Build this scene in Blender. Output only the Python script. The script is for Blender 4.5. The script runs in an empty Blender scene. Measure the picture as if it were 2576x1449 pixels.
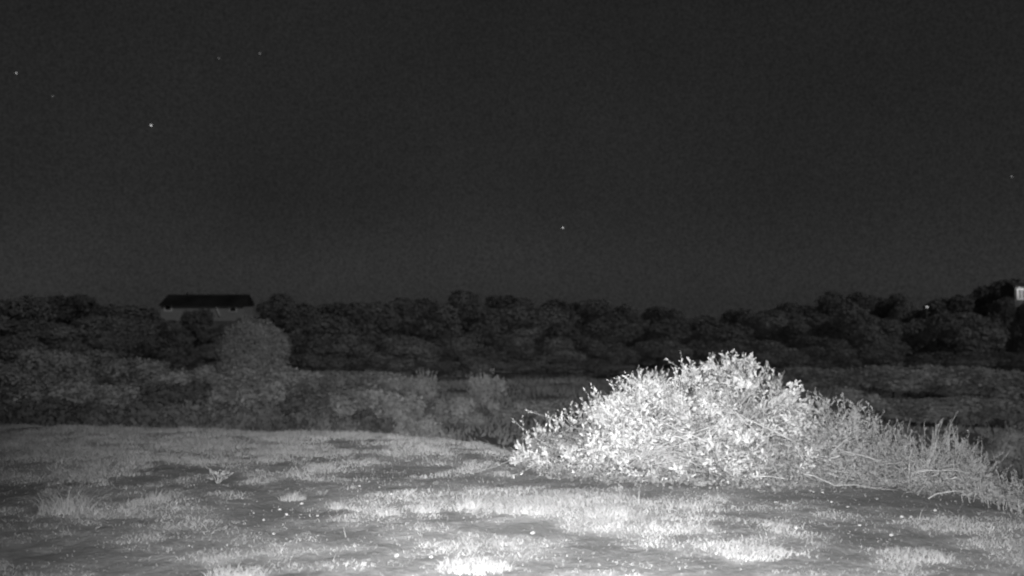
import bpy, math, random
import numpy as np
from mathutils import Vector, noise as mnoise

S = bpy.context.scene
COL = S.collection
random.seed(7)
R = np.random.default_rng(7)

# ------------------------------------------------------------------ camera
CAM_H = 1.5
F = 1288 / math.tan(math.radians(26))          # focal length, in units of a 2576 wide frame
HOR = 754.7                                    # eye level row in that frame
cam_d = bpy.data.cameras.new("camera")
cam = bpy.data.objects.new("camera", cam_d)
COL.objects.link(cam)
cam.location = (0, 0, CAM_H)
cam.rotation_euler = (math.radians(90.65), 0, 0)
cam_d.sensor_width = 36
cam_d.angle = math.radians(52)
cam_d.clip_end = 6000
cam_d.dof.use_dof = True
cam_d.dof.focus_distance = 9.0
cam_d.dof.aperture_fstop = cam_d.lens / 1000 / 0.022
S.camera = cam

# ------------------------------------------------------------------ night sky
MOON_EL, MOON_AZ = 32, 140                     # the moon is behind the camera, to the right
w = bpy.data.worlds.new("World")
S.world = w
w.use_nodes = True
nt = w.node_tree
nt.nodes.clear()
out = nt.nodes.new("ShaderNodeOutputWorld")
bg = nt.nodes.new("ShaderNodeBackground")
sky = nt.nodes.new("ShaderNodeTexSky")
sky.sky_type = 'NISHITA'
sky.sun_disc = False
sky.sun_elevation = math.radians(MOON_EL)
sky.sun_rotation = math.radians(MOON_AZ)
bw = nt.nodes.new("ShaderNodeRGBToBW")
tc = nt.nodes.new("ShaderNodeTexCoord")
nz = nt.nodes.new("ShaderNodeTexNoise")
nz.inputs["Scale"].default_value = 420
nz.inputs["Detail"].default_value = 3
mr = nt.nodes.new("ShaderNodeMapRange")
mr.inputs[1].default_value = 0.3
mr.inputs[2].default_value = 0.7
mr.inputs[3].default_value = 0.72
mr.inputs[4].default_value = 1.28
gm = nt.nodes.new("ShaderNodeMath"); gm.operation = 'POWER'; gm.inputs[1].default_value = 0.3
mu = nt.nodes.new("ShaderNodeMath"); mu.operation = 'MULTIPLY'
nt.links.new(sky.outputs[0], bw.inputs[0])
nt.links.new(bw.outputs[0], gm.inputs[0])
nt.links.new(tc.outputs["Generated"], nz.inputs["Vector"])
nt.links.new(nz.outputs[0], mr.inputs[0])
nt.links.new(gm.outputs[0], mu.inputs[0])
nt.links.new(mr.outputs[0], mu.inputs[1])
# airglow: the night sky is palest low down
gl = nt.nodes.new("ShaderNodeSeparateXYZ")
gr = nt.nodes.new("ShaderNodeMapRange")
gr.interpolation_type = 'SMOOTHSTEP'
gr.inputs[1].default_value = -0.02; gr.inputs[2].default_value = 0.11; gr.inputs[3].default_value = 1.6; gr.inputs[4].default_value = 1.0
gk = nt.nodes.new("ShaderNodeMath"); gk.operation = 'MULTIPLY'
nt.links.new(tc.outputs["Generated"], gl.inputs[0])
nt.links.new(gl.outputs[2], gr.inputs[0])
nt.links.new(mu.outputs[0], gk.inputs[0])
nt.links.new(gr.outputs[0], gk.inputs[1])
nc = nt.nodes.new("ShaderNodeTexNoise"); nc.inputs["Scale"].default_value = 5; nc.inputs["Detail"].default_value = 5
rc = nt.nodes.new("ShaderNodeMapRange"); rc.inputs[1].default_value = .3; rc.inputs[2].default_value = .75; rc.inputs[3].default_value = .9; rc.inputs[4].default_value = 1.16
cm = nt.nodes.new("ShaderNodeMath"); cm.operation = 'MULTIPLY'
nt.links.new(tc.outputs["Generated"], nc.inputs["Vector"])
nt.links.new(nc.outputs[0], rc.inputs[0])
nt.links.new(gk.outputs[0], cm.inputs[0]); nt.links.new(rc.outputs[0], cm.inputs[1])
nt.links.new(cm.outputs[0], bg.inputs[0])
bg.inputs[1].default_value = 0.0114
nt.links.new(bg.outputs[0], out.inputs[0])

# moonlight
sd = bpy.data.lights.new("moon", 'SUN')
sd.energy = 0.42
sd.angle = math.radians(0.5)
so = bpy.data.objects.new("moon", sd)
COL.objects.link(so)
a, e = math.radians(MOON_AZ), math.radians(MOON_EL)
mdir = Vector((math.sin(a) * math.cos(e), math.cos(a) * math.cos(e), math.sin(e)))
so.rotation_euler = mdir.to_track_quat('Z', 'Y').to_euler()

# the infrared flash of the trail camera that took the picture: its lamps sit just above the lens,
# a wide flood and a narrower beam that points a little to the right
def flash(watts, size, px, py, dx):
    fd = bpy.data.lights.new("infrared_flash", 'SPOT')
    fd.energy = watts
    fd.spot_size = math.radians(size)
    fd.spot_blend = 1.0
    fd.shadow_soft_size = 0.03
    fo = bpy.data.objects.new("infrared_flash", fd)
    COL.objects.link(fo)
    fo.location = (dx, 0, CAM_H + 0.06)
    fo.rotation_euler = Vector(((px - 1288) / F, 1, -(py - HOR) / F)).to_track_quat('-Z', 'Y').to_euler()
flash(11500, 72, 1480, 1080, .03)
flash(7000, 34, 1390, 1200, -.03)

S.view_settings.view_transform = 'Standard'
S.view_settings.look = 'None'
S.view_settings.exposure = 0
S.view_settings.gamma = 1
S.cycles.use_denoising = True
S.cycles.filter_width = 2.1
S.cycles.max_bounces = 4
S.cycles.transparent_max_bounces = 4


# ------------------------------------------------------------------ helpers
def wx(px, d): return (px - 1288) / F * d
def wz(py, d): return CAM_H - (py - HOR) / F * d
def nse(x, y, z=0.0): return mnoise.noise(Vector((x, y, z)))
def fbm(x, y, z=0.0):
    return nse(x, y, z) + .5 * nse(2.1 * x + 7, 2.1 * y, z) + .25 * nse(4.3 * x, 4.3 * y + 3, z)


def material(name, c, rough=0.9, vary=0.25, scale=8.0, translucent=0.0, emit=None, attr=None, detail=4, obj_var=0.0):
    m = bpy.data.materials.new(name)
    m.use_nodes = True
    t = m.node_tree
    b = t.nodes["Principled BSDF"]
    b.inputs["Roughness"].default_value = rough
    b.inputs["Specular IOR Level"].default_value = 0.2
    if emit is not None:
        b.inputs["Base Color"].default_value = (0, 0, 0, 1)
        b.inputs["Emission Color"].default_value = (1, 1, 1, 1)
        b.inputs["Emission Strength"].default_value = emit
        return m
    tcn = t.nodes.new("ShaderNodeTexCoord")
    n = t.nodes.new("ShaderNodeTexNoise")
    n.inputs["Scale"].default_value = scale
    n.inputs["Detail"].default_value = detail
    t.links.new(tcn.outputs["Object"], n.inputs["Vector"])
    r = t.nodes.new("ShaderNodeMapRange")
    r.inputs[1].default_value = 0.3
    r.inputs[2].default_value = 0.7
    r.inputs[3].default_value = c * (1 - vary)
    r.inputs[4].default_value = c * (1 + vary)
    t.links.new(n.outputs[0], r.inputs[0])
    res = r.outputs[0]
    if obj_var:
        oi = t.nodes.new("ShaderNodeObjectInfo")
        r2 = t.nodes.new("ShaderNodeMapRange")
        r2.inputs[3].default_value = 1 - obj_var
        r2.inputs[4].default_value = 1 + obj_var
        t.links.new(oi.outputs["Random"], r2.inputs[0])
        mm = t.nodes.new("ShaderNodeMath"); mm.operation = 'MULTIPLY'
        t.links.new(res, mm.inputs[0]); t.links.new(r2.outputs[0], mm.inputs[1])
        res = mm.outputs[0]
    t.links.new(res, b.inputs["Base Color"])
    if translucent:
        tr = t.nodes.new("ShaderNodeBsdfTranslucent")
        t.links.new(res, tr.inputs[0])
        mx = t.nodes.new("ShaderNodeMixShader")
        mx.inputs[0].default_value = translucent
        t.links.new(b.outputs[0], mx.inputs[1])
        t.links.new(tr.outputs[0], mx.inputs[2])
        t.links.new(mx.outputs[0], t.nodes["Material Output"].inputs[0])
    return m


M = {
    'leaf': material('shrub_leaf', 0.33, .6, .26, 5, .3),
    'leaf_b': material('small_shrub_leaf', 0.19, .6, .22, 30, .3),
    'dead': material('withered_shade_leaf', .10, .8, .3, 14, .2),  # darkened to imitate the shade between the shoots
    'scrub': material('dark_scrub_foliage', 0.15, .8, .35, 1.6, .2, obj_var=.25),
    'weed': material('weed_leaf', 0.13, .7, .25, 20, .3),
    'bark': material('pale_bark', 0.19, .9, .3, 25),
    'trunk': material('dark_bark', .12, .9, .4, 10),
    'oak': material('tree_foliage', 0.26, .8, .35, .8, .25, obj_var=.22),
    'pale': material('pale_tree_foliage', 0.52, .8, .2, 1.2, .25),
    'brush': material('brush_foliage', 0.42, .8, .35, 1.6, .25, obj_var=.25),
    'brush_pale': material('pale_brush_foliage', 0.36, .8, .25, 2, .25),
    'straw': material('dry_grass', 0.21, .8, .25, 3, .3),
    'meadow': material('meadow_grass', 0.36, .9, .35, .25, .3),
    'litter': material('dead_leaf_litter', .11, .9, .5, 9, .1),
    'stone': material('pale_stone', 0.2, .8, .2, 12),
    'wall': material('painted_siding', .34, .7, .1, 3),
    'roof': material('dark_roof_shingle', .028, .9, .45, .3),
    'trim': material('white_trim', .75, .6, .06, 4),
    'glass': material('dark_pane', .02, .25, .1, 2),
    'darkwall': material('dark_timber', .10, .8, .3, 2),
    'post': material('weathered_post', .2, .8, .2, 9),
    'lit': material('lit_pane', 0, emit=.16),
    'bulb': material('lit_bulb', 0, emit=.8),
}


def link(name, verts, faces, mat, parent=None, smooth=False):
    me = bpy.data.meshes.new(name)
    me.from_pydata([tuple(v) for v in verts], [], faces)
    me.update()
    me.materials.append(mat)
    if smooth:
        me.polygons.foreach_set("use_smooth", [True] * len(me.polygons))
    o = bpy.data.objects.new(name, me)
    COL.objects.link(o)
    if parent: o.parent = parent
    return o


def link_np(name, V, Fc, mat, parent=None, normals=None):
    """V (n,3); Fc (m,k) all faces the same size k"""
    me = bpy.data.meshes.new(name)
    k = Fc.shape[1]
    me.vertices.add(len(V)); me.vertices.foreach_set("co", V.astype(np.float32).ravel())
    me.loops.add(Fc.size); me.loops.foreach_set("vertex_index", Fc.astype(np.int32).ravel())
    me.polygons.add(len(Fc)); me.polygons.foreach_set("loop_start", np.arange(0, Fc.size, k, dtype=np.int32))
    me.update(calc_edges=True)
    me.validate()
    me.materials.append(mat)
    o = bpy.data.objects.new(name, me)
    COL.objects.link(o)
    if parent: o.parent = parent
    return o


def tag(o, label, cat, group=None, kind=None):
    o["label"] = label
    if cat: o["category"] = cat
    if group: o["group"] = group
    if kind: o["kind"] = kind
    return o


def thing(name, label, cat, loc, rz=0, group=None):
    o = bpy.data.objects.new(name, None)
    o.empty_display_size = .2
    COL.objects.link(o)
    o.location = loc
    o.rotation_euler = (0, 0, rz)
    return tag(o, label, cat, group)


def dup(root, loc, rz, scale, label, group):
    r = root.copy(); COL.objects.link(r)
    r.location = loc; r.rotation_euler = (0, 0, rz); r.scale = scale
    r["label"] = label; r["group"] = group
    for ch in root.children:
        c = ch.copy(); COL.objects.link(c); c.parent = r
    return r


def norm(v): return v / (np.linalg.norm(v, axis=-1, keepdims=True) + 1e-9)


def leaf_mesh(P, D, N, L, W, fold=.25):
    """folded leaves: base, two side points a side, tip.  P base, D along, N up, L length, W half width"""
    D = norm(D); side = norm(np.cross(D, N)); N = norm(np.cross(side, D))
    L = L[:, None]; W = W[:, None]
    b = P; tip = P + D * L
    l1 = P + D * L * .30 + side * W * .75 + N * W * fold
    l2 = P + D * L * .66 + side * W + N * W * fold
    r1 = P + D * L * .34 - side * W * .8 + N * W * fold
    r2 = P + D * L * .70 - side * W * .9 + N * W * fold
    V = np.stack([b, l1, l2, tip, r2, r1], 1).reshape(-1, 3)
    i = np.arange(len(P))[:, None] * 6
    Fc = np.concatenate([i + np.array([[0, 3, 2, 1]]), i + np.array([[0, 5, 4, 3]])])
    return V, Fc


def card_mesh(P, N, size, jitter=.35):
    """small irregular quads facing N"""
    N = norm(N)
    t = norm(np.cross(N, R.normal(size=N.shape)))
    b = np.cross(N, t)
    s = size[:, None]
    j = lambda: 1 + R.uniform(-jitter, jitter, (len(P), 1))
    V = np.stack([P + t * s * j(), P + b * s * .6 * j(), P - t * s * j(), P - b * s * .6 * j()], 1).reshape(-1, 3)
    Fc = np.arange(len(P) * 4).reshape(-1, 4)
    return V, Fc


def blade_mesh(P, H, W, lean):
    """thin grass blades of two joints"""
    n = len(P)
    ang = R.uniform(0, 2 * np.pi, n)
    side = np.stack([np.cos(ang), np.sin(ang), np.zeros(n)], 1)
    la = R.uniform(0, 2 * np.pi, n)
    ld = np.stack([np.cos(la), np.sin(la), np.zeros(n)], 1) * (lean * H)[:, None]
    up = np.array([[0, 0, 1.0]])
    W = W[:, None]; H = H[:, None]
    a0 = P - side * W; a1 = P + side * W
    mid = P + up * H * .6 + ld * .35
    b0 = mid - side * W * .8; b1 = mid + side * W * .8
    tip = P + up * H + ld
    t0 = tip - side * W * .2; t1 = tip + side * W * .2
    V = np.stack([a0, a1, b0, b1, t0, t1], 1).reshape(-1, 3)
    i = np.arange(n)[:, None] * 6
    Fc = np.concatenate([i + np.array([[0, 1, 3, 2]]), i + np.array([[2, 3, 5, 4]])])
    return V, Fc


class Tubes:
    def __init__(s): s.v, s.f = [], []
    def add(s, pts, r0, r1, n=5):
        base = len(s.v)
        m = len(pts)
        for i, p in enumerate(pts):
            p = Vector(p)
            d = (Vector(pts[min(i + 1, m - 1)]) - Vector(pts[max(i - 1, 0)])).normalized()
            u = d.orthogonal().normalized(); q = d.cross(u)
            r = r0 + (r1 - r0) * i / (m - 1)
            for k in range(n):
                an = 2 * math.pi * k / n
                s.v.append(p + (u * math.cos(an) + q * math.sin(an)) * r)
        for i in range(m - 1):
            for k in range(n):
                s.f.append((base + i * n + k, base + i * n + (k + 1) % n, base + (i + 1) * n + (k + 1) % n, base + (i + 1) * n + k))
        s.f.append(tuple(base + (m - 1) * n + k for k in range(n)))
        s.f.append(tuple(base + n - 1 - k for k in range(n)))
    def build(s, name, mat, parent=None): return link(name, s.v, s.f, mat, parent, True)


def curve(p0, p1, sag, n=6, wob=.0):
    p0, p1 = Vector(p0), Vector(p1)
    c = (p0 + p1) / 2 + Vector(sag)
    pts = []
    for i in range(n + 1):
        t = i / n
        q = p0 * (1 - t) ** 2 + c * 2 * t * (1 - t) + p1 * t * t
        if 0 < i < n: q = q + Vector((random.gauss(0, wob), random.gauss(0, wob), random.gauss(0, wob)))
        pts.append(q)
    return pts


# ------------------------------------------------------------------ terrain
CR_PX = [-2000, 0, 620, 1000, 1200, 1300, 1600, 2200, 2400, 2576, 2900, 5000]
CR_D = [15.2, 14.5, 13.0, 12.2, 11.5, 10.75, 10.3, 10.0, 9.6, 8.9, 8.2, 7.5]
FD = [0, 20, 30, 40, 50, 60, 75, 90, 110, 150, 165, 175, 200, 260, 400, 1500, 4000]
FZ = [-2.2, -2.2, -2.6, -2.7, -2.75, -2.9, -3.4, -4.5, -5.2, -5.2, -2.6, -1.9, -2, -4, -9, -52, -160]


def ground_z(x, y, fine=True):
    d = math.hypot(x, y)
    px = 1288 + F * x / max(y, .3) if y > .3 else (5000 if x > 0 else -2000)
    D0 = float(np.interp(px, CR_PX, CR_D)) - 1.25 + (0 if d > 16 else .25 * nse(x * .45, y * .45, 5))
    s = max(0, d - D0)
    near = -.062 * s * s
    far = float(np.interp(d, FD, FZ))
    k = .25
    h = max(k - abs(near - far), 0) / k
    z = max(near, far) + h * h * k * .25
    if d < 30:
        z += .028 * nse(x * .9, y * .9, 1) + .012 * nse(x * 2.7, y * 2.7, 2)
        if fine: z += .008 * nse(x * 9, y * 9, 3) * (d < 16)
    else:
        z += .15 * nse(x * .08, y * .08, 4)
    return z


def grassiness(x, y):
    d = math.hypot(x, y)
    g = .75 * fbm(x * 1.5, y * 1.5, 11) + .45 * nse(x * 4.3, y * 4.3, 12) + .25 * nse(x * 9, y * 9, 13) - .1
    def blob(cx, cy, sx, sy, k): return k * math.exp(-((x - cx) / sx) ** 2 - ((y - cy) / sy) ** 2)
    g += blob(.45, 7.6, 1.15, .55, .85)
    g += blob(-.35, 8.2, .8, .4, .25)
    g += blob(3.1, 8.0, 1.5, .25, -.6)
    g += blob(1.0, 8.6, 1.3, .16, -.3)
    g += blob(-2.8, 7.5, .5, .35, .5)
    g += .4 * min(1, max(0, (d - 8.8) / 2))
    if x < -1.5: g += .2 * min(1, max(0, (d - 9.5) / 1.5))
    return g


rs = [.4, .8, 1.3, 1.9, 2.5, 3.0, 3.5]
r = 3.5
while r < 4000:
    r += (.045 if r < 16.5 else r * .012 if r < 70 else r * .03)
    rs.append(r)
ang = list(np.radians(np.arange(-34, 34.01, .3))) + list(np.radians(np.arange(37, 323.1, 5.5)))
na = len(ang)
verts, gat = [], []
for r in rs:
    for an in ang:
        x, y = r * math.sin(an), r * math.cos(an)
        verts.append((x, y, ground_z(x, y)))
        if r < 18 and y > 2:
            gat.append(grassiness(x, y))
        else:
            gat.append(.35 + .5 * fbm(x * .12, y * .12, 9))
faces = []
for i in range(len(rs) - 1):
    for k in range(na):
        k2 = (k + 1) % na
        faces.append((i * na + k, i * na + k2, (i + 1) * na + k2, (i + 1) * na + k))
faces.append(tuple(reversed(range(na))))
gm_ = bpy.data.materials.new("soil_and_dry_litter"); gm_.use_nodes = True
t = gm_.node_tree; b = t.nodes["Principled BSDF"]
b.inputs["Roughness"].default_value = .95; b.inputs["Specular IOR Level"].default_value = .1
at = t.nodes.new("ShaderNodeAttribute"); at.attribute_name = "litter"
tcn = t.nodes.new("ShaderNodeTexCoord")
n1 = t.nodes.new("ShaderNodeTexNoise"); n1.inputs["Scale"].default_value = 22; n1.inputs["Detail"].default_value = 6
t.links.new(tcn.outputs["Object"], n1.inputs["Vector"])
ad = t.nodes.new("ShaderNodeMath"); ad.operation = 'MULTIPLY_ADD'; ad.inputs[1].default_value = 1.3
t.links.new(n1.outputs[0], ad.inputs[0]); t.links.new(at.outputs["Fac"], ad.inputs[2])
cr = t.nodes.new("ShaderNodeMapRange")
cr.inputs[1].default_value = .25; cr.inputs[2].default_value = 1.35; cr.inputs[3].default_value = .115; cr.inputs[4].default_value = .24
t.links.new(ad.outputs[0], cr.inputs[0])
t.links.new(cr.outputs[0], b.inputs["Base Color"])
bp = t.nodes.new("ShaderNodeBump"); bp.inputs["Strength"].default_value = .5; bp.inputs["Distance"].default_value = .02
t.links.new(n1.outputs[0], bp.inputs["Height"]); t.links.new(bp.outputs[0], b.inputs["Normal"])
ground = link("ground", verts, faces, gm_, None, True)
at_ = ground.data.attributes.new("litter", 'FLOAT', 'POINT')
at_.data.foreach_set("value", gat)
tag(ground, "bare knoll of soil and dry litter falling away to a brushy valley", None, None, "structure")

# ---- dry grass on the knoll
P, H = [], []
for _ in range(620000):
    th = random.uniform(-.52, .52); d = math.sqrt(random.uniform(4.6 ** 2, 15.6 ** 2))
    x, y = d * math.sin(th), d * math.cos(th)
    g = grassiness(x, y)
    if random.random() > min(1, max(.02, .22 + 1.1 * g)): continue
    P.append((x, y)); H.append(min(.05, .012 + .035 * max(0, g)) * random.uniform(.4, 1.4))
P = np.array([(x, y, ground_z(x, y) - .003) for x, y in P]); H = np.array(H)
tall = R.random(len(H)) < .006
H[tall] *= R.uniform(1.5, 3.5, tall.sum())
V, Fc = blade_mesh(P, H, np.full(len(P), .0022) * R.uniform(.6, 1.5, len(P)), R.uniform(.3, 1.8, len(P)))
o = link_np("grass", V, Fc, M['straw'])
tag(o, "short dry pale grass in patches over the near knoll", None, None, "stuff")

# ---- dead leaves and bits of twig lying on the soil
P = []
for _ in range(60000):
    th = random.uniform(-.52, .52); d = math.sqrt(random.uniform(4.6 ** 2, 13.2 ** 2))
    x, y = d * math.sin(th), d * math.cos(th)
    if random.random() < .35 + .5 * nse(x * 2.1, y * 2.1, 31): P.append((x, y, ground_z(x, y) + .004))
P = np.array(P); n = len(P)
N = R.normal(size=(n, 3)) * .45 + np.array([[0, -.2, 1]])
L = R.uniform(.005, .02, n) * (1 + .6 * (R.random(n) < .03))
V, Fc = leaf_mesh(P, np.cross(N, R.normal(size=(n, 3))), N, L, L * R.uniform(.1, .4, n))
o = link_np("leaf_litter", V, Fc, M['litter'])
tag(o, "dead leaves and twig bits strewn over the near soil", None, None, "stuff")

# ---- meadow grass beyond the crest
P, H = [], []
for _ in range(140000):
    d = math.sqrt(random.uniform(17 ** 2, 72 ** 2)); th = random.uniform(-.52, .52)
    x, y = d * math.sin(th), d * math.cos(th)
    g = fbm(x * .25, y * .25, 21)
    if g < -.35: continue
    P.append((x, y, ground_z(x, y) - .03)); H.append((.16 + .25 * max(0, g)) * random.uniform(.5, 1.3))
P = np.array(P); H = np.array(H)
V, Fc = blade_mesh(P, H, R.uniform(.012, .03, len(P)), R.uniform(.1, .8, len(P)))
o = link_np("meadow_grass", V, Fc, M['meadow'])
tag(o, "dim tall meadow grass on the slope beyond the knoll", None, None, "stuff")

# ------------------------------------------------------------------ trees and shrubs far off
def crown_cards(lobes, n, size, flat=0.0, inner=.15):
    """leaf clumps on and under the skin of several lobes; lobes = (x,y,z,rx,ry,rz)"""
    vol = np.array([l[3] * l[5] for l in lobes]); vol = vol / vol.sum()
    idx = R.choice(len(lobes), n, p=vol)
    Lb = np.array(lobes)[idx]
    u = norm(R.normal(size=(n, 3)))
    u[:, 2] = np.where(u[:, 2] < -.55, -u[:, 2], u[:, 2])
    k = np.array([1 + .34 * mnoise.noise(Vector(tuple(Lb[i, :3] * 3 + u[i] * 2.2))) for i in range(n)])
    rad = (1 - inner * R.random(n) ** 1.5 * 2) * k
    P = Lb[:, :3] + u * Lb[:, 3:] * rad[:, None]
    N = norm(u + R.normal(size=(n, 3)) * .55)
    return card_mesh(P, N, size * R.uniform(.6, 1.4, n))


def make_tree(seed, name, label, cat, mat, n=14000, size=.085, nl=15, shape=None):
    """about 4 m tall, 4 m wide, crown nearly to the ground"""
    rg = random.Random(seed)
    root = thing(name, label, cat, (0, 0, -500))
    lobes = [(0, 0, 2.3, 1.1, 1.0, 1.2)]
    for i in range(nl):
        an = rg.uniform(0, 2 * math.pi); rr = rg.uniform(.5, 1.35)
        zz = rg.uniform(.6, 3.3) if rr < 1.0 else rg.uniform(.4, 2.3)
        q = rg.uniform(.5, .95)
        lobes.append((rr * math.cos(an), rr * math.sin(an), zz, q, q, q * rg.uniform(.7, .95)))
    if shape: lobes = shape + [(l[0] * 1.15, l[1], l[2] * .9, l[3] * .7, l[4] * .7, l[5] * .7) for l in lobes[1:]]
    V, Fc = crown_cards(lobes, n, size)
    V[:, 2] = np.maximum(V[:, 2], .0)
    link_np("crown", V, Fc, mat, root)
    tb = Tubes()
    tb.add(curve((0, 0, -.3), (rg.uniform(-.2, .2), 0, 2.4), (.15, 0, 0)), .17, .07, 7)
    for l in lobes[1:7]:
        tb.add(curve((0, 0, rg.uniform(.6, 1.4)), l[:3], (0, 0, .15)), .07, .025)
    tb.build("trunk", M['trunk'], root)
    return root


def make_shrub(seed, name, label, mat, n=5000, size=.055, nl=9, spiky=0):
    """about 2 m wide and 1.5 m tall"""
    rg = random.Random(seed)
    root = thing(name, label, "shrub", (0, 0, -500))
    lobes = [(0, 0, .75, .6, .55, .6)]
    for i in range(nl):
        an = rg.uniform(0, 2 * math.pi); rr = rg.uniform(.3, .75)
        q = rg.uniform(.22, .45)
        lobes.append((rr * math.cos(an), rr * math.sin(an), rg.uniform(.25, 1.1), q, q, q * rg.uniform(.7, 1.1)))
    V, Fc = crown_cards(lobes, n, size, inner=.25)
    tb = Tubes()
    for l in lobes:
        tb.add(curve((rg.uniform(-.1, .1), rg.uniform(-.1, .1), -.15), l[:3], (0, 0, .1)), .025, .01)
    if spiky:
        PP, DD = [], []
        for i in range(spiky):
            an = rg.uniform(0, 2 * math.pi); rr = rg.uniform(0, .5)
            p0 = Vector((rr * math.cos(an), rr * math.sin(an), rg.uniform(.6, 1.1)))
            p1 = p0 + Vector((rg.gauss(0, .2) + rr * math.cos(an), rg.gauss(0, .2) + rr * math.sin(an), rg.uniform(.3, .85) - .5 * rr))
            tb.add(curve(p0, p1, (0, 0, 0), 3), .012, .004, 4)
            for k in range(14):
                tt = rg.uniform(.2, 1); PP.append(p0.lerp(p1, tt)); DD.append((rg.gauss(0, 1), rg.gauss(0, 1), rg.gauss(.3, .5)))
        V2, F2 = card_mesh(np.array([tuple(p) for p in PP]), np.array(DD), np.full(len(PP), size * 1.1))
        Fc = np.concatenate([Fc, F2 + len(V)]); V = np.concatenate([V, V2])
    V[:, 2] = np.maximum(V[:, 2], -.05)
    link_np("foliage", V, Fc, mat, root)
    tb.build("stems", M['trunk'], root)
    return root


ORD = ["first", "second", "third", "fourth", "fifth", "sixth", "seventh", "eighth", "ninth", "tenth", "eleventh",
       "twelfth", "thirteenth", "fourteenth", "fifteenth", "sixteenth", "seventeenth", "eighteenth", "nineteenth", "twentieth"]
used = {}


def place(protos, px, top, wpx, d, label, group, wide=4.0, tall=4.0, sy=1.0, cat_wide=True):
    """put a copy of one of protos so that its top and width fill those of the photograph at its distance d"""
    fresh = [q for q in protos if id(q) not in used]
    p = fresh[0] if fresh else random.choice(protos)
    x = wx(px, d); y = d
    gz = ground_z(x, y)
    h = max(.12, wz(top, d) - gz)
    if cat_wide and wide == 4.0 and not 425 < px < 620: wpx *= random.uniform(1.1, 1.4)
    sx = wpx / F * d / wide
    sc = (sx, sx * sy, h / tall)
    rz = random.uniform(0, 6.28)
    if id(p) not in used:
        used[id(p)] = 1
        p.location = (x, y, gz); p.rotation_euler = (0, 0, rz); p.scale = sc
        p["label"] = label
        if group: p["group"] = group
        return p
    return dup(p, (x, y, gz), rz, sc, label, group)


TP = [make_tree(100 + i, "oak_tree", "", "tree", M['oak']) for i in range(6)]
skyline = [(60, 728, 175, 135), (175, 742, 140, 150), (312, 757, 180, 140),
           (690, 741, 105, 150), (765, 750, 150, 140), (860, 752, 150, 145), (950, 745, 130, 140), (1045, 750, 140, 150),
           (1172, 732, 115, 140), (1290, 733, 150, 135), (1395, 740, 140, 145), (1480, 744, 140, 150), (1552, 765, 110, 150), (1606, 787, 90, 150),
           (1672, 763, 95, 140),
           (1775, 786, 150, 150), (1868, 765, 120, 140), (1960, 763, 130, 145), (2045, 762, 110, 150), (2130, 735, 130, 135),
           (2210, 738, 120, 145), (2270, 728, 85, 140), (2370, 735, 160, 135), (2465, 722, 140, 140), (2545, 708, 150, 135)]
li = 0
ri = 0
for i, (px, top, wp, d) in enumerate(skyline):
    if px < 400: lab = f"{ORD[2 - i]} dark skyline tree to the left of the long house"
    elif px == 1672: lab = "round dark tree standing alone in the dip of the skyline"
    elif px < 1672: lab = f"{ORD[i - 3]} dark skyline tree to the right of the long house"
    else: lab = f"{ORD[i - 15]} dark skyline tree to the right of the dip"
    place(TP, px, top, wp, d, lab, "dark trees along the skyline", sy=1.0)

middle = [(60, 792, 180, 100), (200, 800, 190, 95), (330, 800, 170, 105), (432, 806, 120, 118), (502, 762, 108, 120), (578, 806, 110, 118), (622, 788, 70, 112),
          (740, 790, 150, 110), (830, 780, 170, 100), (930, 775, 160, 105), (1100, 770, 180, 100), (1240, 762, 160, 110), (1340, 772, 180, 100),
          (1450, 800, 160, 95), (1560, 810, 160, 105), (1690, 802, 150, 100), (1820, 802, 160, 95), (1930, 790, 160, 105), (2060, 780, 150, 100),
          (2180, 775, 150, 95), (2290, 790, 150, 100), (2420, 775, 170, 95), (2520, 735, 75, 112)]
mi = 0
for px, top, wp, d in middle:
    if px == 612: lab = "dark tree overlapping the right end of the long house"
    elif px == 502: lab = "dark tree in front of the middle of the long house"
    else:
        lab = f"{ORD[mi]} dark tree from the left edge in the wood's middle row" if mi < 12 else f"{ORD[20 - mi]} dark tree from the right edge in the wood's middle row"
        mi += 1
    place(TP, px, top, wp, d, lab, "dark trees in the middle of the wood")

place(TP, 2588, 744, 80, 104, "dark tree cut by the right edge below the lit cabin window", "dark trees in the middle of the wood")
front = [(40, 842, 160, 70), (180, 850, 150, 68), (300, 842, 160, 72), (420, 850, 160, 70), (530, 858, 120, 72),
         (790, 830, 160, 70), (890, 842, 150, 72), (1010, 832, 170, 68), (1150, 832, 160, 70), (1290, 842, 160, 70),
         (1400, 850, 150, 68), (1530, 850, 160, 72), (1660, 850, 170, 72), (1800, 850, 160, 76), (1930, 846, 150, 80), (2060, 838, 160, 82), (2190, 822, 160, 84)]
for i, (px, top, wp, d) in enumerate(front):
    if px < 640: lab = f"{ORD[4 - i]} dark tree left of the pale round tree at the wood's foot"
    else: lab = f"{ORD[i - 5]} dark tree right of the pale round tree at the wood's foot"
    place(TP, px, top, wp, d, lab, "dark trees at the foot of the wood", sy=.9)

for i, (px, top, wp) in enumerate([(1100, 905, 150), (1215, 900, 150), (1320, 908, 150), (1425, 906, 150), (1530, 902, 150)]):
    place(TP, px, top, wp, 58, f"{ORD[i]} low dark bush from the spiky shrub's left, along the meadow's far edge", "low dark bushes on the meadow's far edge", sy=.8)
for i, (px, top, wp) in enumerate([(1960, 878, 170), (2080, 872, 170), (2200, 868, 170), (2330, 880, 170), (2450, 884, 170), (2560, 880, 150)]):
    place(TP, px, top, wp, 64, f"{ORD[5 - i]} low dark bush from the right edge at the foot of the right-hand wood", "low dark bushes at the right wood's foot", sy=.8)

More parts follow.
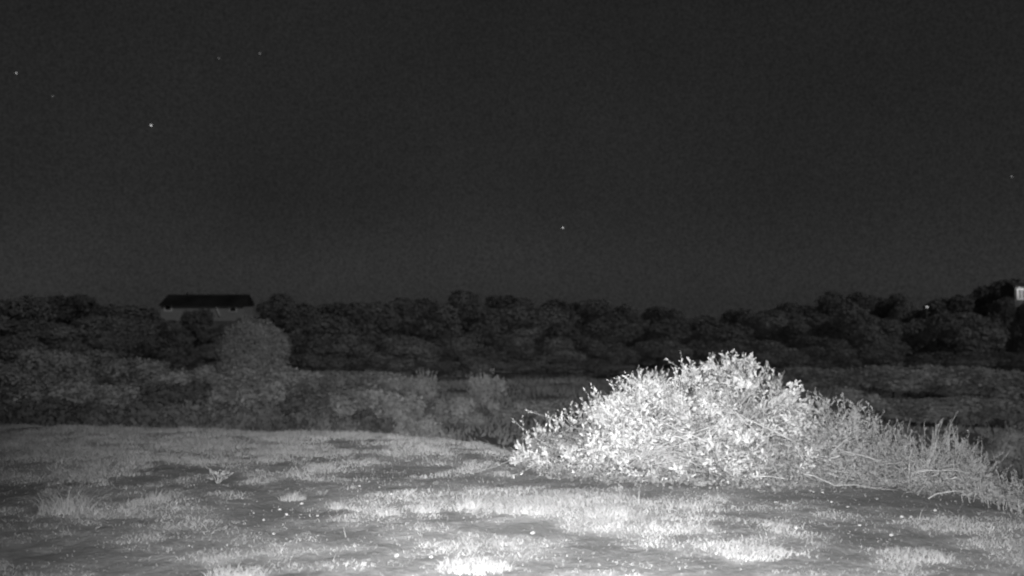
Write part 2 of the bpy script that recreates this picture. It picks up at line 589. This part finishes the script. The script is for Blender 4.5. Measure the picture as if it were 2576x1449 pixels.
pale = make_tree(300, "round_tree", "pale round tree glowing among dark trees below the long house", "tree", M['pale'], n=20000, size=.055, shape=[(0, 0, 2.0, 1.75, 1.6, 1.75), (-.7, -.4, 1.2, 1.2, 1.1, 1.2), (.85, -.3, 1.1, 1.1, 1.1, 1.15), (.2, -.5, 2.6, 1.1, 1.0, 1.1), (-.9, 0, 2.0, .9, .9, .9), (1.0, .2, 2.1, .9, .9, 1.0), (0, -.9, .9, 1.2, .9, .9)])
d = 58
pale.location = (wx(640, d), d, ground_z(wx(640, d), d))
pale.scale = (185 / F * d / 3.9, 185 / F * d / 3.9, (wz(802, d) - ground_z(wx(640, d), d)) / 3.75)

SP = [make_shrub(200 + i, "wild_shrub", "", M['brush'], nl=13) for i in range(5)]
SD = [make_shrub(220 + i, "dark_shrub", "", M['scrub'], nl=13) for i in range(4)]
SK = [make_shrub(260 + i, "spiky_shrub", "", M['brush'], n=2600, spiky=85) for i in range(2)]
SB = [make_shrub(280, "pale_shrub", "", M['brush_pale'], nl=13)]
upper = [(15, 915, 140, 44), (95, 872, 130, 46), (185, 888, 140, 44), (270, 893, 140, 46), (355, 902, 140, 44), (450, 927, 140, 42),
         (545, 938, 140, 42), (645, 925, 140, 44), (742, 925, 150, 42), (835, 938, 140, 40), (925, 930, 140, 42), (1005, 940, 120, 40)]
for i, (px, top, wp, d) in enumerate(upper):
    place(SP, px, top, wp * random.uniform(1.1, 1.5), d, f"{ORD[i]} grey shrub from the left edge along the top of the brush", "grey shrubs along the top of the brush", 2, 1.4)
lower = [(45, 962, 150, 34), (165, 955, 150, 33), (290, 962, 150, 35), (410, 965, 150, 33), (530, 966, 150, 34), (650, 964, 150, 33),
         (770, 972, 150, 32), (880, 985, 150, 33), (985, 992, 150, 32)]
for i, (px, top, wp, d) in enumerate(lower):
    place(SP if i % 3 else SD, px, top + random.uniform(-8, 14), wp * random.uniform(1.25, 1.7), d, f"{ORD[i]} shrub from the left edge in the brush's middle row", "shrubs in the middle of the brush", 2, 1.4)
low = [(20, 1008, 150, 25), (130, 1000, 150, 24), (245, 1004, 150, 25), (360, 1000, 150, 24), (470, 1006, 150, 25), (585, 1012, 150, 24),
       (700, 1014, 150, 25), (815, 1022, 140, 24), (920, 1032, 130, 25)]
for i, (px, top, wp, d) in enumerate(low):
    place(SD, px, top, wp * random.uniform(1.35, 1.8), d, f"{ORD[i]} dark shrub from the left edge just behind the knoll's crest", "dark shrubs behind the crest", 2, 1.4)
place(SK, 1068, 925, 85, 38, "narrow spiky shrub at the right end of the brush", "spiky shrubs beyond the crest", 2, 1.75)
place(SK, 1222, 928, 120, 37, "lone spiky shrub in the grass left of the bright bush", "spiky shrubs beyond the crest", 2, 1.75)
place(SP, 1150, 1000, 160, 33, "low rounded shrub below the lone spiky shrub", "low shrubs on the meadow", 2, 1.4)
place(SP, 1340, 1010, 150, 36, "low rounded shrub between the spiky shrub and the bright bush", "low shrubs on the meadow", 2, 1.4)
place(SP, 1080, 1045, 140, 27, "low shrub peeping over the middle of the crest", "low shrubs on the meadow", 2, 1.4)
right = [(2060, 925, 160, 50), (2190, 918, 170, 48), (2320, 922, 170, 46), (2440, 925, 160, 46), (2555, 930, 140, 44),
         (2130, 985, 150, 38), (2260, 1000, 160, 36), (2390, 1000, 160, 35), (2520, 995, 150, 35)]
for i, (px, top, wp, d) in enumerate(right):
    lab = f"{ORD[4 - i]} dim shrub from the right edge on the slope above the bright bush" if i < 5 else f"{ORD[8 - i]} dim shrub from the right edge just behind the bright bush"
    place(SP, px, top, wp * random.uniform(1.2, 1.7), d, lab, "dim shrubs on the right slope", 2, 1.4)
place(SB, 2540, 1062, 150, 24, "pale mounded shrub at the right edge behind the weeds", None, 2, 1.5)

# ------------------------------------------------------------------ the long house on the far hill
def box(v, f, x0, x1, y0, y1, z0, z1):
    b0 = len(v)
    v += [(x0, y0, z0), (x1, y0, z0), (x1, y1, z0), (x0, y1, z0), (x0, y0, z1), (x1, y0, z1), (x1, y1, z1), (x0, y1, z1)]
    f += [(b0, b0 + 3, b0 + 2, b0 + 1), (b0 + 4, b0 + 5, b0 + 6, b0 + 7), (b0, b0 + 1, b0 + 5, b0 + 4), (b0 + 1, b0 + 2, b0 + 6, b0 + 5),
          (b0 + 2, b0 + 3, b0 + 7, b0 + 6), (b0 + 3, b0, b0 + 4, b0 + 7)]


def boxes(name, mat, parent, *bs):
    v, f = [], []
    for bx in bs: box(v, f, *bx)
    return link(name, v, f, mat, parent)


HD = 172
hx0, hx1 = wx(399, HD), wx(615, HD)
hw = (hx1 - hx0) / 2
eave, ridge = wz(767, HD), wz(741, HD + 4)
base = ground_z((hx0 + hx1) / 2, HD)
house = thing("long_house", "long low house with dark roof on the far hilltop", "house", ((hx0 + hx1) / 2, HD, base))
eh, rh = eave - base, ridge - base
wb = []
nb = 9
for i in range(nb):                                   # lapped siding boards
    z0 = -.4 + (eh + .4) * i / nb; z1 = -.4 + (eh + .4) * (i + 1) / nb
    wb.append((-hw + .2 + .004 * (i % 2), hw - .2 - .004 * (i % 2), .55 + .012 * (i % 2), 6.4, z0, z1 - .003))
boxes("wall", M['wall'], house, *wb)
v = [(-hw, 0, eh), (hw, 0, eh), (hw - .05, 3.5, rh), (-hw + .5, 3.5, rh), (-hw, 7, eh), (hw, 7, eh),
     (-hw, 0, eh - .16), (hw, 0, eh - .16), (-hw, 7, eh - .16), (hw, 7, eh - .16)]
f = [(0, 1, 2, 3), (3, 2, 5, 4), (0, 3, 4), (1, 5, 2), (0, 6, 7, 1), (4, 5, 9, 8), (6, 8, 9, 7), (0, 4, 8, 6), (1, 7, 9, 5)]
roof = link("roof", v, f, M['roof'], house)
tb = Tubes(); tb.add([(wx(456, HD) - (hx0 + hx1) / 2, 3.2, rh - .3), (wx(456, HD) - (hx0 + hx1) / 2, 3.2, rh + .35)], .12, .12, 8)
tb.build("vent_pipe", M['roof'], roof)
def window(pxa, pxb, ya, yb, label=None, fr=.16):
    cx = (hx0 + hx1) / 2
    x0, x1 = wx(pxa, HD) - cx, wx(pxb, HD) - cx
    z0, z1 = wz(yb, HD) - base, wz(ya, HD) - base
    wv = boxes("window", M['trim'], house, (x0 - fr, x0, .46, .56, z0 - fr, z1 + fr * .5), (x1, x1 + fr, .46, .56, z0 - fr, z1 + fr * .5),
               (x0, x1, .463, .557, z0 - fr, z0), (x0, x1, .463, .557, z1, z1 + fr * .5))
    boxes("pane", M['glass'], wv, (x0, x1, .5, .54, z0, z1))
window(413.5, 427, 770, 780, fr=.24)
window(577, 591, 775, 783.5, fr=.14)
cx = (hx0 + hx1) / 2
tb = Tubes(); tb.add([(wx(543, HD) - cx, .42, wz(774, HD) - base), (wx(546, HD) - cx, .42, wz(784, HD) - base), (wx(552, HD) - cx, .42, wz(797, HD) - base)], .11, .11, 6)
tb.build("downpipe", M['trim'], house)

# ------------------------------------------------------------------ lit cabin at the right edge
CD = 122
cbz = ground_z(wx(2600, CD), CD)
cab = thing("cabin", "dark cabin with a lit window half hidden at the right edge", "house", (wx(2620, CD), CD, cbz))
def cxm(px): return wx(px, CD) - wx(2620, CD)
def czm(py): return wz(py, CD) - cbz
boxes("wall", M['darkwall'], cab, (cxm(2556), 3.2, .3, 4, -.3, czm(722)))
v = [(cxm(2556), 0, czm(722)), (3.5, 0, czm(722)), (3.5, 2.2, czm(711)), (cxm(2560), 2.2, czm(711)), (cxm(2556), 4.4, czm(722)), (3.5, 4.4, czm(722))]
f = [(0, 1, 2, 3), (3, 2, 5, 4), (0, 4, 5, 1), (0, 3, 4), (1, 5, 2)]
link("roof", v, f, M['darkwall'], cab)
wn = boxes("window", M['trim'], cab, (cxm(2561), cxm(2564.5), .22, .31, czm(754), czm(726)), (cxm(2590), cxm(2594), .22, .31, czm(754), czm(726)),
           (cxm(2564.5), cxm(2590), .222, .308, czm(754), czm(751)), (cxm(2564.5), cxm(2590), .222, .308, czm(729), czm(726)), (cxm(2572), cxm(2573.5), .224, .3, czm(751), czm(729)))
boxes("pane", M['lit'], wn, (cxm(2564.5), cxm(2590), .26, .29, czm(751), czm(729)))
tb = Tubes(); tb.add([(cxm(2566), .1, czm(722.5)), (cxm(2566), .1, czm(725))], .12, .09, 8)
pl = tb.build("added_glow_lamp", M['bulb'], cab)  # lamp added to brighten the wall and leaves round the window
ld = bpy.data.lights.new("added_glow_light", 'POINT'); ld.energy = 70; ld.shadow_soft_size = .1  # added light, makes the glow round the lit window
lo = bpy.data.objects.new("added_glow_light", ld); COL.objects.link(lo); lo.location = (wx(2566, CD), CD - 1.2, wz(724, CD))

# ------------------------------------------------------------------ a far yard lamp between the trees
LD = 116
lx = wx(2332, LD); lz = wz(772.5, LD); lg = ground_z(lx, LD)
yl = thing("yard_lamp", "tiny bright yard lamp on a post among the right-hand trees", "lamp", (lx, LD, lg))
tb = Tubes(); tb.add([(0, .1, -.2), (0, .1, lz - lg + .05)], .05, .04, 8); tb.build("post", M['post'], yl)
tb = Tubes(); tb.add([(-.13, 0, lz - lg + .03), (.02, 0, lz - lg + .01), (.12, 0, lz - lg - .06)], .05, .065, 8); tb.build("lamp_head", M['bulb'], yl)

# ------------------------------------------------------------------ stars
def star_mesh():
    v = [(0, 0, 1), (1, 0, 0), (0, 1, 0), (-1, 0, 0), (0, -1, 0), (0, 0, -1)]
    f = [(0, 1, 2), (0, 2, 3), (0, 3, 4), (0, 4, 1), (5, 2, 1), (5, 3, 2), (5, 4, 3), (5, 1, 4)]
    return v, f
stars = [(378, 315, 2.3, 1.8, "brightest star, high above the long house"), (38, 183, 2.0, 1.1, "bright star near the left edge of the sky"),
         (1416, 573, 2.0, 1.5, "lone bright star low over the middle of the wood"), (652, 133, 2.2, .35, "faint star high in the left half of the sky"),
         (2547, 444, 2.0, .5, "faint star near the right edge of the sky"), (549, 145, 2.0, .25, "very faint star left of the faint high star"),
         (130, 241, 2.2, .22, "very faint star below the bright left-edge star")]
for px, py, rad, em, lab in stars:
    D = 3000
    v, f = star_mesh()
    o = link("star", [(a * rad, b * rad, c * rad) for a, b, c in v], f, material("star_glow", 0, emit=em))
    o.location = (wx(px, D), D, wz(py, D))
    tag(o, lab, "star", "stars in the night sky")

# ------------------------------------------------------------------ the bright bush
def make_bush(name, label, prof, yc, depth, n_shoot, leaf, mats, seed, roots, n_limb, gap=-.18, upright=.5, cat="bush", inner=5000, shoot_len=(.09, .2), spikes=50, clump=.2, holes=(), show=0):
    rg = random.Random(seed); nr = np.random.default_rng(seed)
    X = np.array([wx(p, yc) for p, t in prof]); Z = np.array([wz(t, yc) for p, t in prof])
    x0, x1 = X[0], X[-1]
    cx = (x0 + x1) / 2
    root = thing(name, label, cat, (cx, yc, ground_z(cx, yc, False)))
    org = np.array([cx, yc, root.location.z])
    gzc = lambda x, y: ground_z(x, y, False)
    Hx = lambda x: max(.02, float(np.interp(x, X, Z)) - gzc(x, yc))
    hmax = max(Hx(x) for x in np.linspace(x0, x1, 60))
    dep = lambda x: depth * (Hx(x) / hmax) ** .6
    def surf(x, t, k=1.0):
        """t -1 front foot .. 1 back foot"""
        th = t * math.pi / 2
        y = yc + dep(x) * math.sin(th) * k
        return np.array([x, y, gzc(x, y) + Hx(x) * math.cos(th) ** .8 * k])
    # shoots
    wts = np.array([Hx(x) for x in np.linspace(x0, x1, 200)]); wts = np.cumsum(wts) / wts.sum()
    LP, LD_, LN, LL, LW = [], [], [], [], []
    tw = Tubes()
    def shoot(p, dr, ln, m, lf, thick=.0028):
        dr = dr / np.linalg.norm(dr)
        bend = nr.normal(size=3) * .25
        pts = [p, p + dr * ln * .5 + bend * ln * .15, p + dr * ln + bend * ln * .45]
        tw.add([Vector(q) for q in pts], thick, thick * .5, 3)
        for k in range(m):
            s = .15 + .85 * (k + rg.random()) / m
            q = p + dr * ln * s + bend * ln * .45 * s * s
            sd = np.cross(dr, nr.normal(size=3)); sd /= np.linalg.norm(sd)
            ld = dr * rg.uniform(.4, 1.1) + sd * rg.uniform(.4, 1.0)
            LP.append(q); LD_.append(ld); LN.append(nr.normal(size=3) + np.array([0, -.25, .4]))
            L = lf * rg.uniform(.6, 1.3); LL.append(L); LW.append(L * rg.uniform(.11, .22))
    # leafy sprays: each a handful of shoots fanning out from the end of a branch
    def hole(p):
        q = 0
        for hx, hy, sx, sy, k in holes:
            X_, Z_ = wx(hx, p[1]), wz(hy, p[1])
            q = max(q, k * math.exp(-((p[0] - X_) / sx) ** 2 - ((p[2] - Z_) / sy) ** 2))
        return q
    centres = []
    tries = 0
    while tries < 6000:
        tries += 1
        x = x0 + (x1 - x0) * float(np.interp(rg.random(), wts, np.linspace(0, 1, 200)))
        t_ = rg.uniform(-1, .7)
        p = surf(x, t_, rg.uniform(.68, .9))
        if any(abs(p[0] - c[0]) < clump and np.linalg.norm(p - c) < clump for c in centres): continue
        centres.append(p)
        if nse(p[0] * 1.7, p[1] * 1.7, p[2] * 2.2 + seed) < gap or rg.random() < hole(p): continue
        e = .03
        nrm = np.array([-(Hx(x + e) - Hx(x - e)) / (2 * e) * .6, math.sin(t_ * math.pi / 2), math.cos(t_ * math.pi / 2) + .1])
        ax = nrm / np.linalg.norm(nrm) * .8 + np.array([np.clip((x - cx) * .3, -.5, .5), 0, upright]) + nr.normal(size=3) * .3
        ax /= np.linalg.norm(ax)
        for q in range(int(n_shoot * rg.uniform(.6, 1.4))):
            dr = ax + nr.normal(size=3) * .55
            ln = rg.uniform(*shoot_len)
            shoot(p + nr.normal(size=3) * clump * .22 - ax * ln * .5, dr, ln, rg.randint(7, 12), leaf)
    for i in range(spikes):
        x = rg.uniform(x0 + .03, x1 - .03)
        p = surf(x, rg.uniform(-.3, .25), .88)
        dr = np.array([(x - cx) * .3 + rg.gauss(0, .4), rg.gauss(0, .3), 1.0])
        shoot(p, dr, rg.uniform(.06, .19), rg.randint(5, 11), leaf * .75)
    # limbs
    br = Tubes()
    for i in range(show * 3):                   # thin low twigs reaching out over the soil
        x = rg.uniform(x0 + .15, x1 - .05); y = yc - dep(x) * .8
        q0 = np.array([x, y, ground_z(x, y, False) + rg.uniform(.05, .2)])
        x2, y2 = x + rg.gauss(0, .25), y - rg.uniform(.1, .35)
        q1 = np.array([x2, y2, ground_z(x2, y2, False) + rg.uniform(.01, .08)])
        br.add(curve(q0, q1, (rg.gauss(0, .05), 0, rg.uniform(-.03, .06)), 5, .012), .004, .0015, 4)
        shoot(q1, q1 - q0, .08, rg.randint(0, 5), leaf * .7)
    for i in range(show):                       # long arching limbs in view on the near face
        rx, ry = rg.choice(roots)
        x = min(max(rx + rg.uniform(-.75, .75), x0 + .1), x1 - .1)
        t1 = rg.uniform(-.75, -.35)
        a_ = surf(rx + rg.gauss(0, .08), -.8, .9); b_ = surf(x, t1, .95)
        br.add(curve(a_, b_, (rg.gauss(0, .08), -.05, rg.uniform(.0, .08)), 8, .01), .007 * rg.uniform(.6, 1.3), .003, 5)
    for i in range(n_limb):
        rx, ry = rg.choice(roots)
        p0 = np.array([rx + rg.gauss(0, .06), ry + rg.gauss(0, .06), 0]); p0[2] = gzc(p0[0], p0[1]) - .03
        x = rg.uniform(x0, x1)
        if abs(x - rx) > 1.6: x = rx + math.copysign(rg.uniform(.4, 1.6), x - rx)
        x = min(max(x, x0), x1)
        p1 = surf(x, rg.uniform(-.95, .6), rg.uniform(.5, .86))
        ln = np.linalg.norm(p1 - p0)
        pts = curve(p0, p1, (rg.gauss(0, .06), rg.gauss(0, .06), ln * rg.uniform(.0, .1)), 8, .012)
        br.add(pts, .006 + .006 * ln * rg.random(), .0025, 5)
        for j in range(rg.randint(3, 6)):
            q = np.array(pts[rg.randint(3, 8)]); dr = nr.normal(size=3) + np.array([0, -.3, .5])
            l2 = rg.uniform(.1, .3)
            q2 = q + dr / np.linalg.norm(dr) * l2
            br.add(curve(q, q2, (0, 0, .02), 3, .005), .003, .0015, 3)
            shoot(q2, dr, l2 * .5, rg.randint(2, 6), leaf * .85)
    V, Fc = leaf_mesh(np.array(LP) - org, np.array(LD_), np.array(LN), np.array(LL), np.array(LW))
    link_np("foliage", V, Fc, mats[0], root)
    # withered leaves and fine twigs inside; dark leaf colour stands in for interior shade
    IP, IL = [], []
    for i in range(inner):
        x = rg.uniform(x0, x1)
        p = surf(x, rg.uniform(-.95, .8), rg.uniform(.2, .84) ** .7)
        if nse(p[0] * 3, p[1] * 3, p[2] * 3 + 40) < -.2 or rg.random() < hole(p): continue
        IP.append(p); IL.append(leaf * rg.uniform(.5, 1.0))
    for i in range(inner // 3):                # fallen ones and low sprigs round the foot
        x = rg.uniform(x0 + .1, x1); y = yc - dep(x) * rg.uniform(.6, 1.05) - abs(rg.gauss(0, .12))
        IP.append(np.array([x, y, ground_z(x, y, False) + abs(rg.gauss(0, .035))])); IL.append(leaf * rg.uniform(.4, .9))
    IL = np.array(IL)
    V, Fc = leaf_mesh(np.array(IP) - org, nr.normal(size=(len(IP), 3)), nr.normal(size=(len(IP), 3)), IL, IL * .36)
    link_np("withered_shade_leaves", V, Fc, M['dead'], root)
    k0 = len(br.v)                              # twigs belong to the branches
    br.v += tw.v; br.f += [tuple(q + k0 for q in f_) for f_ in tw.f]
    br.v = [v_ - Vector(org) for v_ in br.v]
    br.build("branches", mats[1], root)
    return root


Y = 9.6
profA = [(1310, 1165), (1335, 1097), (1385, 1076), (1450, 1045), (1500, 988), (1580, 958), (1650, 942), (1720, 922), (1790, 902), (1850, 892), (1895, 892),
         (1930, 930), (1965, 968), (1995, 1010), (2055, 1110), (2105, 1200)]
make_bush("broadleaf_bush", "large bright sprawling bush with spiky leafy shoots, tallest on the knoll", profA, Y, 1.15, 17, .045, (M['leaf'], M['bark']), 3,
          [(wx(p, Y), Y + q) for p, q in ((1480, -.1), (1600, 0), (1720, .1), (1800, -.2), (1860, .1), (1930, 0))], 190, inner=8000, gap=-.22, spikes=130, show=16,
          holes=[(1905, 955, .1, .12, 1), (1925, 1000, .12, .12, 1), (1820, 1035, .13, .12, .9), (1850, 1060, .1, .08, 1), (1700, 1080, .3, .12, .85), (1560, 1090, .2, .08, .7), (1660, 1160, .3, .07, .85), (1760, 1000, .16, .08, .7), (1850, 1150, .2, .08, .7)])
Y = 9.25
profB = [(1935, 1212), (1985, 1085), (2040, 1012), (2085, 1002), (2140, 1020), (2165, 1055), (2212, 1085), (2262, 1150), (2300, 1222)]
make_bush("broadleaf_bush", "rounded grey bush leaning on the right side of the tallest bush", profB, Y, .8, 14, .043, (M['leaf_b'], M['bark']), 4,
          [(wx(p, Y), Y + q) for p, q in ((2040, 0), (2110, .1), (2180, 0))], 80, gap=-.3, inner=4000, spikes=50, show=6, holes=[(2010, 1130, .15, .1, .8), (2150, 1150, .2, .1, .8)])
Y = 8.7
profC = [(2185, 1235), (2225, 1110), (2258, 1082), (2300, 1130), (2345, 1135), (2388, 1088), (2420, 1150), (2465, 1190), (2500, 1265)]
bc = make_bush("sprouting_bush", "low bush of upright feathery sprouts between grey bush and weeds", profC, Y, .55, 10, .028, (M['weed'], M['bark']), 5,
          [(wx(p, Y), Y + q) for p, q in ((2260, 0), (2340, .1), (2410, 0))], 50, gap=-.4, upright=1.2, inner=3000, spikes=60, shoot_len=(.1, .22), clump=.18, show=5, holes=[(2320, 1190, .12, .08, .9), (2250, 1200, .1, .06, .9), (2400, 1215, .1, .06, .9)])

# weeds at the right edge: one clump of thin upright stems each
def weed_clump(label, px, py, hpx, d, n, seed, grp):
    rg = random.Random(seed); nr = np.random.default_rng(seed)
    x, y = wx(px, d), d
    root = thing("weed_clump", label, "weed", (x, y, ground_z(x, y, False)), 0, grp)
    st = Tubes(); LP, LD_, LN, LL, LW = [], [], [], [], []
    for i in range(n):
        h = hpx / F * d * rg.uniform(.5, 1.05)
        p0 = Vector((rg.gauss(0, .1), rg.gauss(0, .1), -.02)); p1 = p0 + Vector((rg.gauss(0, .2) * h * 1.4, rg.gauss(0, .2) * h, h))
        pts = curve(p0, p1, (rg.gauss(0, .03), 0, .04), 5, .006)
        st.add(pts, .003, .0013, 3)
        for k in range(rg.randint(12, 26)):
            q = pts[rg.randint(1, 5)].lerp(pts[rg.randint(2, 5)], rg.random())
            LP.append(tuple(q)); LD_.append((rg.gauss(0, 1), rg.gauss(0, 1), rg.uniform(0, 1.2))); LN.append(tuple(nr.normal(size=3)))
            L = rg.uniform(.015, .04); LL.append(L); LW.append(L * .25)
    V, Fc = leaf_mesh(np.array(LP), np.array(LD_), np.array(LN), np.array(LL), np.array(LW))
    link_np("foliage", V, Fc, M['weed'], root)
    st.build("stems", M['bark'], root)
weed_clump("leafy weed clump beside the sprouting bush", 2450, 1250, 95, 8.3, 34, 1, "weeds at the right edge")
weed_clump("weed clump between leafy weeds and the frame's right edge", 2510, 1280, 85, 7.9, 34, 2, "weeds at the right edge")
weed_clump("thin pale weed clump cut by the right edge of the frame", 2570, 1300, 70, 7.5, 30, 3, "weeds at the right edge")
weed_clump("dim wispy weed clump on the edge behind the other weeds", 2555, 1240, 90, 9.0, 22, 4, "weeds at the right edge")

# ------------------------------------------------------------------ tufts, plants, stalks and stones on the knoll
def gd(py): return CAM_H * F / (py - HOR)
def tuft(label, px, py, wpx, hpx, n, grp="grass tufts on the knoll", width=.0028, spread=1.5):
    d = gd(py); x = wx(px, d)
    root_z = ground_z(x, d, False)
    rad = wpx / F * d / 2
    n_ = n
    an = R.uniform(0, 6.28, n_); rr = rad * np.sqrt(R.random(n_)) * .8
    P = np.stack([rr * np.cos(an), rr * np.sin(an) * .8, np.zeros(n_) - .01], 1)
    H = hpx / F * d * R.uniform(.3, 1.05, n_) * (1 - .55 * (rr / rad) ** 2)
    V, Fc = blade_mesh(P, H, width * R.uniform(.6, 1.3, n_), R.uniform(.1, spread, n_))
    o = link_np("grass_tuft", V, Fc, M['straw'])
    o.location = (x, d, root_z)
    tag(o, label, "grass tuft", grp)
tuft("large spiky grass tuft at lower left of the knoll", 165, 1288, 160, 66, 420)
tuft("small pale tuft on the crest at far left", 288, 1074, 66, 20, 260)
tuft("medium grass tuft right of the large lower-left tuft", 400, 1258, 80, 32, 200)
tuft("small pale tuft in the middle-left, below the leafy seedling", 740, 1252, 80, 26, 220)
tuft("small tuft right of the middle-left one, on bare soil", 852, 1272, 60, 24, 180)
tuft("bright tuft under the leaning straw", 975, 1296, 80, 28, 240)
tuft("bright tuft with two thin stalks near the middle", 1070, 1290, 90, 30, 280)
tuft("bright bushy tuft left of the brightest grass patch", 1190, 1278, 110, 34, 320)
tuft("brightest grass tuft in front of the tallest bush", 1320, 1292, 190, 34, 800)
tuft("bright tuft right of the brightest one", 1530, 1296, 170, 30, 700)
tuft("dull tuft at the bottom edge, centre left", 600, 1440, 200, 30, 700)
tuft("dull broad tuft at the bottom edge under the bush's left end", 1190, 1430, 240, 30, 900)
tuft("dull tuft at the bottom edge, right of centre", 1900, 1400, 220, 26, 800)
tuft("dull tuft at the bottom right", 2300, 1400, 220, 24, 700)

# leafy seedling
d = gd(1215); sx_ = wx(550, d)
sd_ = thing("seedling", "small leafy seedling alone on the left of the knoll", "plant", (sx_, d, ground_z(sx_, d, False)))
st = Tubes(); LP, LDd, LL = [], [], []
for i in range(9):
    p1 = Vector((random.gauss(0, .07), random.gauss(0, .05), random.uniform(.05, .14)))
    st.add(curve((0, 0, -.01), p1, (0, 0, .03), 4), .003, .0015, 4)
    for k in range(8):
        LP.append(tuple(Vector((0, 0, 0)).lerp(p1, random.uniform(.4, 1)))); LDd.append((random.gauss(0, 1), random.gauss(0, 1), random.uniform(-.1, .8))); LL.append(random.uniform(.02, .04))
V, Fc = leaf_mesh(np.array(LP), np.array(LDd), R.normal(size=(len(LP), 3)) + np.array([[0, -.5, .8]]), np.array(LL), np.array(LL) * .38)
link_np("foliage", V, Fc, M['straw'], sd_)
st.build("stems", M['bark'], sd_)

def stalk(label, a, b_, d, lift=0.0):
    xa, xb = wx(a[0], d), wx(b_[0], d)
    za = ground_z(xa, d, False) - .01
    zb = za + max(.02, (a[1] - b_[1]) / F * d)
    tb = Tubes(); tb.add(curve((0, 0, 0), (xb - xa, random.uniform(-.05, .05), zb - za), (0, 0, .01), 5, .002), .0035, .0018, 4)
    o = tb.build("dry_stalk", M['straw'])
    o.location = (xa, d, za)
    tag(o, label, "stalk", "dry stalks on the knoll")
stalk("pale dry straw leaning right beside a bright tuft", (935, 1300), (982, 1258), gd(1302))
stalk("thin dry stalk leaning left over the tuft near the middle", (1060, 1283), (1037, 1252), gd(1284))
stalk("thin upright dry stalk right of the left-leaning one", (1083, 1282), (1078, 1250), gd(1284))
stalk("short dry straw leaning right on the middle-left soil", (743, 1240), (765, 1218), gd(1242))
stalk("long dry stalk standing in the large lower-left tuft", (125, 1290), (104, 1232), gd(1290))
stalk("bare straw on the bottom edge left of centre", (872, 1350), (866, 1318), gd(1352))

def trailing(label, pts, d):
    q = []
    for px, py in pts:
        x = wx(px, d); q.append(Vector((x, d + random.uniform(-.03, .03), max(ground_z(x, d, False) + .006, wz(py, d)))))
    o0 = q[0].copy(); tb = Tubes()
    tb.add([p - o0 for p in q], .006, .003, 5)
    o = tb.build("fallen_branch", M['bark']); o.location = o0
    tag(o, label, "branch", "bare branches at the foot of the bushes")
trailing("bare curved branch trailing on the soil below the grey bush", [(2020, 1192), (2045, 1196), (2075, 1210), (2100, 1222), (2150, 1219), (2200, 1228), (2260, 1236)], 8.25)
trailing("bare forked branch low under the tallest bush", [(1880, 1200), (1930, 1196), (1975, 1204), (2010, 1212)], 8.5)
trailing("arched bare branch at the foot of the sprouting bush", [(2330, 1252), (2350, 1240), (2400, 1234), (2440, 1240)], 7.9)

# stones
def stone_mesh(seed):
    rg = random.Random(seed)
    v, f = [], []
    n, m = 7, 4
    for i in range(1, m):
        ph = math.pi * i / m
        for k in range(n):
            an = 2 * math.pi * k / n
            rr = 1 + rg.uniform(-.22, .22)
            v.append((math.sin(ph) * math.cos(an) * rr, math.sin(ph) * math.sin(an) * rr * .8, math.cos(ph) * .6 * rr))
    v += [(0, 0, .6), (0, 0, -.6)]
    for i in range(m - 2):
        for k in range(n):
            f.append((i * n + k, (i + 1) * n + k, (i + 1) * n + (k + 1) % n, i * n + (k + 1) % n))
    for k in range(n):
        f.append((k, (k + 1) % n, len(v) - 2)); f.append(((m - 2) * n + (k + 1) % n, (m - 2) * n + k, len(v) - 1))
    return v, f
special = [(1803, 1227, 5, "pale stone on dark soil under the tallest bush"), (2045, 1235, 5, "pale stone on dark soil below the grey bush"),
           (2068, 1238, 5, "pale stone just right of the one below the grey bush"), (2266, 1302, 7, "pale stone on soil left of the weeds"),
           (1056, 1243, 5, "pale stone right of the middle grass")]
spots = [(p, y, s, lab) for p, y, s, lab in special]
plain = [(705, 1275, 5), (722, 1290, 6), (760, 1262, 5), (905, 1225, 4), (930, 1215, 4), (955, 1228, 4), (985, 1245, 5), (1010, 1255, 4), (900, 1285, 6), (925, 1262, 5),
         (870, 1298, 5), (665, 1304, 5), (640, 1285, 4), (800, 1296, 5), (1100, 1262, 4), (1140, 1250, 4), (1340, 1342, 6), (690, 1340, 7), (1085, 1400, 9), (655, 1425, 8),
         (1000, 1395, 8), (2000, 1330, 8), (2160, 1320, 6), (2240, 1345, 7), (1800, 1395, 7), (2290, 1300, 5), (2130, 1275, 5), (1950, 1262, 5), (2350, 1285, 5), (2090, 1262, 5)]
spots += [(p, y, s, "small pale stone lying on the knoll's soil") for p, y, s in plain]
proto = []
for i in range(3):
    v, f = stone_mesh(i); proto.append(link("stone", v, f, M['stone'], None, True))
for i, (px, py, s, lab) in enumerate(spots):
    d = gd(py); x = wx(px, d)
    o = proto[i] if i < 3 else proto[i % 3].copy()
    if i >= 3: COL.objects.link(o)
    k = s * random.uniform(.6, 1.1) / F * d
    o.location = (x, d, ground_z(x, d, False) + k * .25); o.scale = (k, k, k); o.rotation_euler = (0, 0, random.uniform(0, 6))
    tag(o, lab, "stone", "pale stones on the knoll")
